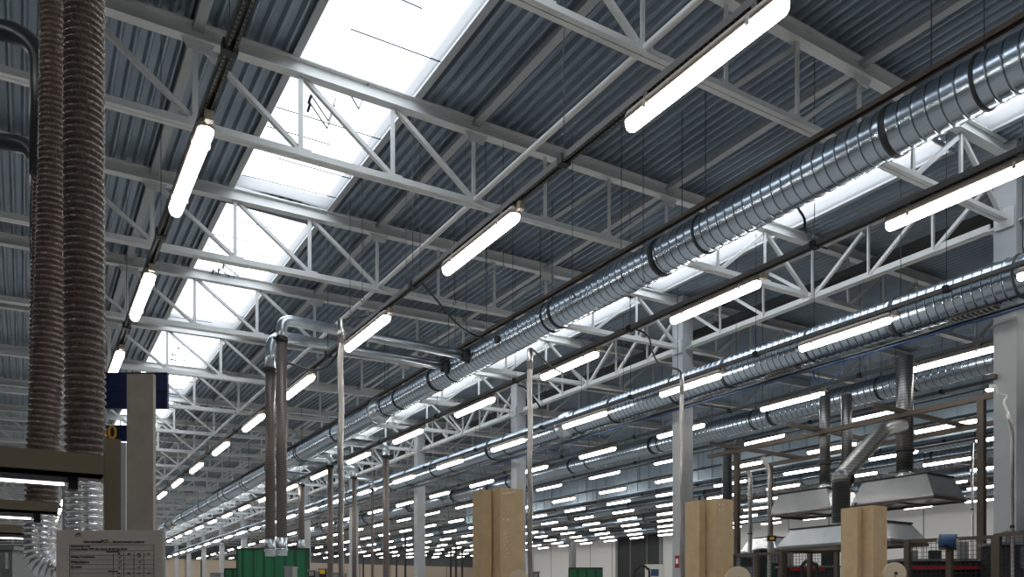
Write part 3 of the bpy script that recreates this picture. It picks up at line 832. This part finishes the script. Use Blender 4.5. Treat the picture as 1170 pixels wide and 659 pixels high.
T('Wymiarowanie detali', 140, 155, .0056, .00008, 'LEFT'); T('parametry: 138 typu, PM/PT, 401a, 90x 145, 18a 407 274x, 27/2 pt', 140, 180, .0052, .00008, 'LEFT')
T('Dokumentacja', 540, 205, .0056, .00008)
for i, u in enumerate((595, 692, 788, 880)): T(('140', '202', '313', '746')[i], u, 228, .0052); T(('140', '202', '313', '746')[i], u, 412, .0052)
T('Wielkosc Temi (Wymiar)', 140, 256, .0058, .00008, 'LEFT'); T('Wielkosc Wymiaru', 140, 304, .0058, .00008, 'LEFT'); T('Blat: norma', 140, 350, .0058, .00008, 'LEFT'); T('Dokument', 540, 392, .0056, .00008)
m = MB()
def tick(u, v, s=1.0):
    off = Vector((SN, CS, 0)) * .0022
    a, b, c_ = on_sheet(u - 14 * s, v - 8 * s) - off, on_sheet(u, v + 12 * s) - off, on_sheet(u + 16 * s, v - 14 * s) - off
    m.bar(a, b, .0013, .0005, up=(SN, CS, 0)); m.bar(b, c_, .0013, .0005, up=(SN, CS, 0))
for u, v in ((605, 256), (605, 304), (600, 352), (790, 250), (795, 300), (790, 352), (600, 440)): tick(u, v)
m.build('tick_marks', M['ink'], r_)
m = MB(); cc = on_sheet(210, 50); rx = Vector((CS, -SN, 0)); off = Vector((SN, CS, 0)) * .0022
pts = [cc - off + rx * .0075 * math.cos(t) * 1.05 + Vector((0, 0, 1)) * .0034 * math.sin(t) for t in [2 * math.pi * i / 24 for i in range(25)]]
for a, b in zip(pts, pts[1:]): m.bar(a, b, .0006, .0006)
m.build('logo_oval', M['ink'], r_)
text('ABB', on_sheet(215, 38), .0062, 'ink', r_, 'logo_lettering', 'CENTER', -.0022, .0002, .0004, 1.15)
# board that carries the notice
cb = c + Vector((SN, CS, 0)) * .012
r_ = root('notice_stand', (cb.x, cb.y, FLOOR), 'dark stand holding the printed notice', 'stand')
m = MB(); camrect(m, cb, W * .98, H * .97, .012); m.build('backing_board', M['grey'], r_)
m = MB(); camrect(m, Vector((cb.x + .015 * SN, cb.y + .015 * CS, (cb.z + FLOOR) / 2)), .03, cb.z - FLOOR, .02); m.build('stand_post', M['dark'], r_)
m = MB(); camrect(m, Vector((cb.x, cb.y, FLOOR + .01)), .3, .02, .2); m.build('stand_foot', M['dark'], r_)

# ------------------------------------------------------------------ brown machine columns with reels
def machine_column(label, pxn, ytop, d, sc, rc, rr, marks):
    p = at(pxn, ytop, d)       # near corner of the right box, at the top
    r_ = root('machine_column', (p.x, p.y, FLOOR), label, 'machine', 'brown machine columns')
    s_ = sc
    m = MB(); m.box(p.x, p.x + .255 * s_, p.y, p.y + .22 * s_, FLOOR, p.z); m.build('column_box', M['board'], r_)
    xa = p.x - .015 * s_; 
    m = MB(); m.box(xa - .085 * s_, xa, p.y + .13 * s_, p.y + .33 * s_, FLOOR, p.z - .012); m.box(xa - .002, p.x + .004, p.y + .16 * s_, p.y + .30 * s_, FLOOR, p.z - .03)
    m.build('column_box', M['board'], r_)
    m = MB(); m.tube([(xa - .01, p.y + .2 * s_, p.z - .02), (xa - .01, p.y + .2 * s_, p.z + .05)], .012, 8); m.tube([(xa - .01, p.y + .2 * s_, p.z + .03), (xa + .03, p.y + .2 * s_, p.z + .045)], .006, 6); m.build('top_fitting', M['black'], r_)
    m = MB()
    for (u, v, w, h) in marks:
        x = p.x + .255 * s_ * u; z = p.z - v * s_
        m.box(x - w * s_ / 2, x + w * s_ / 2, p.y - .0015, p.y + .001, z - h * s_ / 2, z + h * s_ / 2)
    m.build('white_marks', M['whitemark'], r_)
    q = at(rc[0], rc[1], d - .1)
    m = MB(); fy = Vector((SN, CS, 0)); 
    m.tube([q - fy * .02, q + fy * .02], rr / F * d, 32); m.tube([q - fy * .03, q - fy * .02], rr / F * d * .35, 20)
    reel = m.build('reel', M['reel'], r_)
    m = MB(); m.tube([q - fy * .036, q - fy * .029], rr / F * d * .15, 16); m.build('reel_hub', M['dark'], reel)
    m = MB(); m.bar(q, (p.x + .1, p.y + .02, q.z), .04, .04); m.build('reel_arm', M['board'], r_)
    m = MB(); x = q.x; m.bar((q.x, q.y, q.z - .02), (q.x, q.y + .05, FLOOR), .05, .05); m.build('reel_stand', M['dark'], r_)
    return r_
mk = [(.12 + .08 * i, .055 - .004 * i, .012, .012) for i in range(7)] + [(.15, .29, .012, .012), (.33, .29, .016, .012)] + [(.2 + .06 * (i % 3), .42 + .035 * i, .012, .006) for i in range(7)]
machine_column('tall light brown twin machine column left of the second chrome pole', 571.5, 556.5, 7.0, 1.0, (592, 661), 10.5, mk)
mk2 = [(.2, .06, .016, .016), (.42, .055, .016, .016), (.2, .115, .012, .012), (.38, .11, .016, .012)]
machine_column('tall light brown twin machine column in front of the second grey column', 818, 569, 7.65, .98, (843, 661), 14, mk2)
machine_column('tall light brown twin machine column below the right extraction hoods', 998, 577, 8.3, .98, (1022, 655), 12.5, [])

# ------------------------------------------------------------------ rail grid on posts at the right
r_ = root('steel_gantry', (11.8, 8, FLOOR), 'brown grey steel gantry of posts and rails above the right hand machines', 'gantry')
GZ = 2.98
p1 = at(1121.5, 452, 11.0); x1 = p1.x
for (yy, xx) in ((p1.y, x1), (10.25, x1 + .1)):
    m = MB(); m.box(xx - .045, xx + .045, yy - .045, yy + .045, FLOOR, GZ - .07); m.build('post', M['frame'], r_)
p3 = at(1121.5, 452, 11.0)
m = MB(); m.box(x1 - .04, x1 + .04, 3.2, 10.9, GZ - .07, GZ); m.build('rail', M['frame'], r_)
m = MB(); m.box(x1 + 1.7, x1 + 1.78, 3.2, 12.0, GZ - .07, GZ); m.build('rail', M['frame'], r_)
for yy in (5.2, 6.9, 8.4, 10.2):
    m = MB(); m.box(x1 - .75, x1 + 2.0, yy - .035, yy + .035, GZ + .0, GZ + .06); m.build('cross_beam', M['frame'], r_)
for yy in (5.5, 10.8):
    m = MB(); m.box(x1 + 1.7, x1 + 1.78, yy - .04, yy + .04, FLOOR, GZ - .07); m.build('post', M['frame'], r_)
# second thin grid lines
for X, Z, t in ((13.3, 3.55, 'upper'), (15.2, 3.6, 'middle'), (18.2, 3.75, 'lower')):
    m = MB(); m.tube([(X, 4, Z), (X, 30, Z)], .028, 8)
    y = 5
    while y < 30: m.bar((X, y, Z), (X, y, zd(X)), .008, .008); y += 6
    tag(m.build('service_pipe', M['darkpipe']), 'thin dark service pipe running along the hall behind the gantry, %s of three' % t, 'pipe', 'service pipes behind the gantry')

# ------------------------------------------------------------------ extraction hoods
def hood(label, x0, x1_, y0, y1, zl_, h, ins, ducts):
    r_ = root('extraction_hood', ((x0 + x1_) / 2, (y0 + y1) / 2, zl_), label, 'hood', 'steel extraction hoods')
    m = MB(); i = ins
    b = [(x0, y0, zl_), (x1_, y0, zl_), (x1_, y1, zl_), (x0, y1, zl_)]
    b2 = [(x, y, zl_ + .05) for x, y, _ in b]
    t = [(x0 + i * .55, y0 + i, zl_ + h), (x1_ - i * .55, y0 + i, zl_ + h), (x1_ - i * .55, y1 - i, zl_ + h), (x0 + i * .55, y1 - i, zl_ + h)]
    fs = []
    for k in range(4):
        k2 = (k + 1) % 4; fs += [(k, k2, 4 + k2, 4 + k), (4 + k, 4 + k2, 8 + k2, 8 + k)]
    m.add(b + b2 + t, fs + [(8, 9, 10, 11)]); m.build('canopy', M['hood'], r_)
    m = MB()
    for a, c in zip(b, b[1:] + b[:1]): m.bar(Vector(a), Vector(c), .03, .035)
    m.bar(Vector((x0 + .05, (y0 + y1) / 2, zl_ + .01)), Vector((x1_ - .05, (y0 + y1) / 2, zl_ + .01)), .03, .03)
    m.build('rim', M['frame'], r_)
    m = MB(); m.box(x0 + i * .5, x1_ - i * .5, y0 + i * .9, y1 - i * .9, zl_ + h, zl_ + h + .02); m.build('top_plate', M['dark'], r_)
    for (x, y, r, zt_) in ducts:
        m = MB(); m.tube([(x, y, zl_ + h), (x, y, zl_ + h + .12)], r + .015, 18); m.build('collar', M['hood'], r_)
        m = MB(); m.tube([(x, y, zl_ + h + .1), (x, y, zt_)], r, 18); m.build('flue', M['flue'], r_)
        m = MB(); m.tube([(x, y, zl_ + h + .45), (x, y, zl_ + h + .5)], r + .02, 18); m.build('band', M['ring'], r_)
    return r_
hood('upper right brushed steel extraction hood with a thick vertical flue', 11.3, 12.2, 6.25, 7.57, 1.58, .37, .14, [(11.75, 6.95, .125, 3.9)])
hood('steel extraction hood with twin flues, left of the upper right hood', 11.3, 12.2, 7.95, 9.2, 1.58, .37, .14, [(11.7, 8.35, .09, 3.6), (11.95, 8.1, .09, 3.6)])
hood('lowest and longest steel extraction hood behind the right brown machine column', 8.75, 9.55, 5.35, 7.0, .74, .27, .16, [])
hood('small steel hood far behind beside the thin grey pipe', 15.0, 15.9, 12.0, 13.1, 1.25, .36, .2, [])
hood('steel hood corner at the right edge of the picture', 10.4, 11.3, 3.7, 4.62, 1.26, .3, .14, [])
# angled flue to the lowest hood
r_ = root('angled_flue', (9.2, 6.4, 1.0), 'angled silver flue with a dark ribbed lower part, joining the thick flue', 'flue')
q0, q1, q2, q3 = at(961, 597, 9.6), at(961, 552, 9.6), at(1008, 492, 10.6), at(1030, 487, 11.9)
m = MB(); m.tube(arc([q1, at(961, 545, 9.6), q2, q3], .12, 5), .105, 18); m.build('bend', M['flue'], r_)
m = MB(); flex(m, [q0, q1 + Vector((0, 0, -.0))], .105, .006, .03, 20); m.build('ribbed_sleeve', M['dark'], r_)
m = MB(); e_ = (q2 - q1).normalized(); m.tube([q1 + e_ * .12, q1 + e_ * .16], .12, 18); m.build('band', M['ring'], r_)
# small vertical flues and conduits
def stand_pipe(label, px, ytop, d, r, mt='hood', bend=None, name='vertical_flue', cat='flue'):
    p = at(px, ytop, d); pts = [Vector((p.x, p.y, FLOOR)), p]
    if bend: pts.append(at(*bend))
    r_ = root(name, (p.x, p.y, FLOOR), label, cat)
    m = MB(); m.tube(arc(pts, .15, 5), r, 12); m.build('tube', M[mt], r_)
    m = MB(); m.tube([(p.x, p.y, FLOOR), (p.x, p.y, FLOOR + .03)], r * 1.8, 12); m.build('foot', M['grey'], r_)
    for t in (.35, .7):
        z = FLOOR + (p.z - FLOOR) * t; m = MB(); m.tube([(p.x, p.y, z), (p.x, p.y, z + .03)], r * 1.25, 12); m.build('clamp', M['ring'], r_)
    return r_
stand_pipe('dark ribbed vertical flue left of the gantry post', 831, 512, 15.5, .10, 'darkpipe', (846, 506, 15.0))
stand_pipe('thin bent grey pipe rising above the small hood', 857, 541, 17, .045, 'chrome', (852, 535, 17), 'conduit_pipe', 'pipe')
r_ = stand_pipe('thin bent pipe carrying a small display box', 879, 536, 13, .032, 'chrome', (871, 522, 13), 'conduit_pipe', 'pipe')
p = at(881.5, 615, 12.9); m = MB(); camrect(m, p, .14, .095, .05); db = m.build('display_box', M['black'], r_)
m = MB(); camrect(m, p - Vector((SN, CS, 0)) * .027, .07, .04, .004); m.build('screen', M['yellow'], db)
p = at(881.5, 625, 12.9); m = MB(); camrect(m, p, .06, .12, .05); m.build('junction_box', M['grey'], r_)
stand_pipe('wavy chrome conduit beside the right hand column', 1156.5, 492, 8.2, .018, 'chrome', (1150, 470, 8.2), 'conduit_pipe', 'pipe')
r_ = root('drop_cable', tuple(at(1142, 440, 8.2)), 'white cable hanging from a light at the right edge', 'cable')
m = MB(); m.tube(smooth_path([at(1137, 440, 8.2), at(1141, 450, 8.2), at(1150, 452, 8.3), at(1147, 460, 8.25), at(1153, 474, 8.2), at(1156, 484, 8.2)]), .011, 8); m.build('cable', M['whitemark'], r_)
m = MB(); camrect(m, at(1134, 441, 8.2), .05, .035, .04); m.build('plug', M['whitemark'], r_)
stand_pipe('thin grey conduit far behind, left of the gantry post', 1111, 506, 20, .03, 'chrome', None, 'conduit_pipe', 'pipe')

# red sign on the second column
yy = 11.08
m = MB(); m.box(GX - .028, GX - .02, yy - .06, yy + .06, .72, .96)
p = Vector((GX - .025, yy, .8)); r_ = root('fire_sign', tuple(p), 'small red and white fire sign on the second grey column', 'sign')
m.build('panel', M['red'], r_); m = MB(); m.box(GX - .031, GX - .027, yy - .04, yy + .03, .80, .90); m.build('symbol', M['whitemark'], r_)

# ------------------------------------------------------------------ wire mesh machine guards
def guard(label, pA, pB, ztop, n, posts=True):
    A = Vector(pA); B = Vector(pB); A.z = B.z = 0
    r_ = root('machine_guard', (A.x, A.y, FLOOR), label, 'fence', 'wire mesh machine guards')
    d = (B - A); L = d.length; e = d / L; up = Vector((0, 0, 1))
    zt_ = ztop; zb_ = FLOOR + .15
    m = MB(); k = 0
    while k * .05 < L:
        p = A + e * k * .05; m.bar((p.x, p.y, zb_), (p.x, p.y, zt_), .0045, .0045); k += 1
    z = zb_
    while z < zt_: m.bar((A.x, A.y, z), (B.x, B.y, z), .0045, .0045); z += .05
    m.build('wire_mesh', M['wire'], r_)
    for i in range(n + 1):
        p = A + e * L * i / n; m = MB(); m.box(p.x - .03, p.x + .03, p.y - .03, p.y + .03, FLOOR, zt_ + .03); m.build('post', M['frame'], r_)
    m = MB(); m.bar((A.x, A.y, zt_ + .015), (B.x, B.y, zt_ + .015), .035, .04); m.build('top_rail', M['frame'], r_)
    m = MB(); m.bar((A.x, A.y, zb_), (B.x, B.y, zb_), .035, .04); m.build('bottom_rail', M['frame'], r_)
    return r_
guard('wire mesh guard with brown posts at the right, under the blue roll', at(1037, 640, 9.0), at(1137, 640, 8.4), .72, 2)
guard('wire mesh guard panel at the right edge of the picture', at(1140, 640, 8.3), at(1215, 640, 7.6), .73, 1)
guard('wire mesh guard behind the small hood and thin pipes', at(838, 640, 12.4), at(893, 640, 12.0), .78, 2)
guard('wire mesh guard section left of the right brown machine column', at(896, 640, 12.2), at(956, 640, 11.6), .82, 2)
# blue roll on the guard
qa, qb = at(1073, 618, 8.75), at(1093, 618, 8.65)
r_ = root('film_roll', tuple((qa + qb) / 2), 'blue roll lying on the top rail of the mesh guard', 'roll')
m = MB(); m.tube([qa, qb], .078, 20); m.build('film', M['bluewrap'], r_)
m = MB(); e_ = (qb - qa).normalized(); m.tube([qa - e_ * .02, qb + e_ * .02], .03, 12); m.build('core', M['board'], r_)
m = MB(); c_ = (qa + qb) / 2; m.bar(c_ + Vector((0, 0, -.07)), c_ + Vector((0, 0, -.2)), .03, .02); m.box(c_.x - .12, c_.x + .12, c_.y - .04, c_.y + .04, c_.z - .1, c_.z - .078); m.build('cradle', M['frame'], r_)
# machines behind the guards
def machine(label, px0, px1, ytop, d, parts, name='production_machine', depth=.35, mt='dark'):
    a, b = at(px0, ytop, d), at(px1, ytop, d); w = (b - a).length; c = (a + b) / 2; h = a.z - FLOOR
    fy = Vector((SN, CS, 0)); rx = Vector((CS, -SN, 0))
    r_ = root(name, (c.x, c.y, FLOOR), label, 'machine')
    m = MB(); camrect(m, Vector((c.x, c.y, FLOOR + h * .5)) + fy * depth / 2, w, h, depth); m.build('body', M[mt], r_)
    m = MB(); camrect(m, Vector((c.x, c.y, FLOOR + h + .015)) + fy * depth / 2, w + .06, .03, depth + .06); m.build('top_plate', M['grey'], r_)
    for nm, u0, u1, v0, v1, mt2 in parts:
        m = MB(); x0 = c + rx * ((u0 + u1) / 2 - .5) * w; zc_ = a.z + .03 - (v0 + v1) / 2; 
        camrect(m, Vector((x0.x, x0.y, zc_)) - fy * .02, abs(u1 - u0) * w, abs(v1 - v0), .06); m.build(nm, M[mt2], r_)
    return r_
machine('low dark machine with a red stripe behind the right mesh guard', 1030, 1133, 641, 9.35, [('red_stripe', 0, 1, .09, .13, 'red'), ('control_panel', .05, .16, -.1, 0, 'grey'), ('duct_block', .3, .42, -.1, 0, 'dark'), ('motor', .62, .72, -.2, 0, 'grey')])
machine('dark machine cabinet at the right edge behind the guard', 1143, 1200, 622, 8.75, [('drive_box', .05, .3, -.12, 0, 'grey'), ('control_panel', .4, .7, .05, .3, 'grey')])
machine('machine with a red stripe behind the middle mesh guard', 896, 960, 648, 13.2, [('red_stripe', .1, .7, .04, .09, 'red'), ('tool_head', .66, .92, -.5, 0, 'dark'), ('control_panel', .02, .14, -.32, 0, 'grey')])
machine('grey machine cabinet with a green panel below the small display', 868, 890, 628, 14.2, [('green_panel', .35, .8, .30, .8, 'green'), ('display_housing', .4, .9, .02, .28, 'grey')], mt='dark')
machine('grey cabinet between the second brown machine column and the guard', 842, 862, 636, 13.6, [('window', .2, .8, .05, .2, 'dark')], mt='grey')
# black hose arches on machines
for lab, pts, d in (('black rubber hose arch above the red striped machine', [(917, 660), (916, 648), (922, 641), (930, 645), (934, 660)], 12.9),
                    ('black hose arch standing in front of the dark doorway', [(724, 661), (727, 651), (733, 646), (740, 650), (742, 661)], 20)):
    m = MB(); base = [at(x, y, d) for x, y in pts]; base = [Vector((base[0].x, base[0].y, FLOOR))] + base + [Vector((base[-1].x, base[-1].y, FLOOR))]
    m.tube(smooth_path(base), .03, 8); tag(m.build('hose_arch', M['black']), lab, 'hose')

# ------------------------------------------------------------------ green screens, far equipment
def screen(label, px0, px1, ytop, d):
    a, b = at(px0, ytop, d), at(px1, ytop, d); w = (b - a).length; c = (a + b) / 2; h = a.z - FLOOR; rx = Vector((CS, -SN, 0)); fy = Vector((SN, CS, 0))
    r_ = root('welding_screen', (c.x, c.y, FLOOR), label, 'screen', 'green screens')
    m = MB(); n = max(6, int(w / .12)); 
    for i in range(n):
        t = (i + .5) / n - .5; q = c + rx * t * w; camrect(m, Vector((q.x, q.y, FLOOR + .15 + (h - .15) / 2)) + fy * (.02 if i % 2 else 0), w / n * 1.02, h - .15, .02)
    m.build('strip_curtain', M['green'], r_)
    m = MB(); camrect(m, Vector((c.x, c.y, a.z)), w + .1, .06, .06)
    for s_ in (-1, 1): q = c + rx * s_ * (w / 2 + .03); camrect(m, Vector((q.x, q.y, FLOOR + h / 2)), .05, h, .05)
    m.build('screen_frame', M['dark'], r_)
screen('tall dark green strip screen behind the brown hose pair', 272, 352, 627, 26)
screen('low dark green strip screen left of the tall green screen', 258, 272, 650, 26.5)
screen('green strip screen in front of the white wall', 651, 687, 649, 30)
# steel posts and cranes far off
def far_post(label, px, ytop, d, w, mt='grey', arm=None):
    p = at(px, ytop, d); r_ = root('jib_post', (p.x, p.y, FLOOR), label, 'post', 'distant posts')
    m = MB(); m.box(p.x - w / 2, p.x + w / 2, p.y - w / 2, p.y + w / 2, FLOOR, p.z); m.build('post', M[mt], r_)
    if arm:
        q = at(*arm); m = MB(); m.bar(p, q, w * .7, w * .7); m.bar(p - Vector((0, 0, .8)), p + (q - p) * .6, w * .4, w * .4); m.build('arm', M[mt], r_)
far_post('dark jib crane post against the white wall', 654, 618, 52, .35, 'grey', (642, 611, 52))
for i, (px, yt, d) in enumerate(((453, 634, 48), (463, 610, 40), (515, 625, 44), (521, 622, 44), (528, 628, 46), (415, 636, 50), (230, 640, 55), (300, 636, 55))):
    far_post('thin dark post standing before the far beige wall, %s of the distant posts' % ORD[i + 1], px, yt, d, .09, 'dark', (px - 5, yt - 4, d) if i in (3, 7) else None)
for i, (px0, px1, yt, d, mt) in enumerate(((352, 360, 652, 24, 'dark'), (364, 373, 650, 25, 'dark'), (378, 392, 655, 23, 'dark'), (240, 252, 655, 30, 'grey'), (325, 334, 648, 22, 'grey'), (608, 616, 654, 20, 'dark'), (0, 14, 628, 6.0, 'grey'))):
    machine('small machine top at the bottom of the picture, %s of the small ones' % ORD[i + 1], px0, px1, yt, d, [('control_panel', .2, .8, .05, .18, 'yellow' if i in (1,) else 'grey')], 'workshop_machine', .5, mt)
# poster beside the dark doorway
p = at(748, 654, 44); r_ = root('wall_poster', tuple(p), 'small pale poster board beside the dark doorway', 'poster')
m = MB(); camrect(m, p, 1.1, .95, .05); m.build('board', M['whitemark'], r_)
m = MB(); camrect(m, p - Vector((SN, CS, 0)) * .04, .45, .4, .03); m.build('picture', M['bluewrap'], r_)
m = MB(); camrect(m, Vector((p.x, p.y, (p.z - .45 + FLOOR) / 2)) + Vector((SN, CS, 0)) * .05, .1, p.z - .45 - FLOOR, .06); m.build('stand', M['grey'], r_)

# ------------------------------------------------------------------ world, camera
w = bpy.data.worlds.new('overcast'); SC.world = w; w.use_nodes = True
bg = w.node_tree.nodes['Background']; bg.inputs[0].default_value = (.88, .94, 1.0, 1); bg.inputs[1].default_value = 4.0
for o in list(COL.objects):
    if o.parent is None: o.location.z += EYE
cam = bpy.data.cameras.new('camera'); co = bpy.data.objects.new('camera', cam); COL.objects.link(co)
co.location = (0, 0, EYE); co.rotation_euler = (math.pi / 2, 0, -TH)
cam.sensor_fit = 'HORIZONTAL'; cam.sensor_width = 36; cam.lens = F / 1170 * 36
cam.shift_x = 0; cam.shift_y = (690.2 - 329.5) / 1170; cam.clip_end = 300; cam.clip_start = .05
SC.camera = co
vs = SC.view_settings; vs.view_transform = 'Standard'; vs.look = 'None'; vs.gamma = 1; vs.use_curve_mapping = False; vs.exposure = 0.0
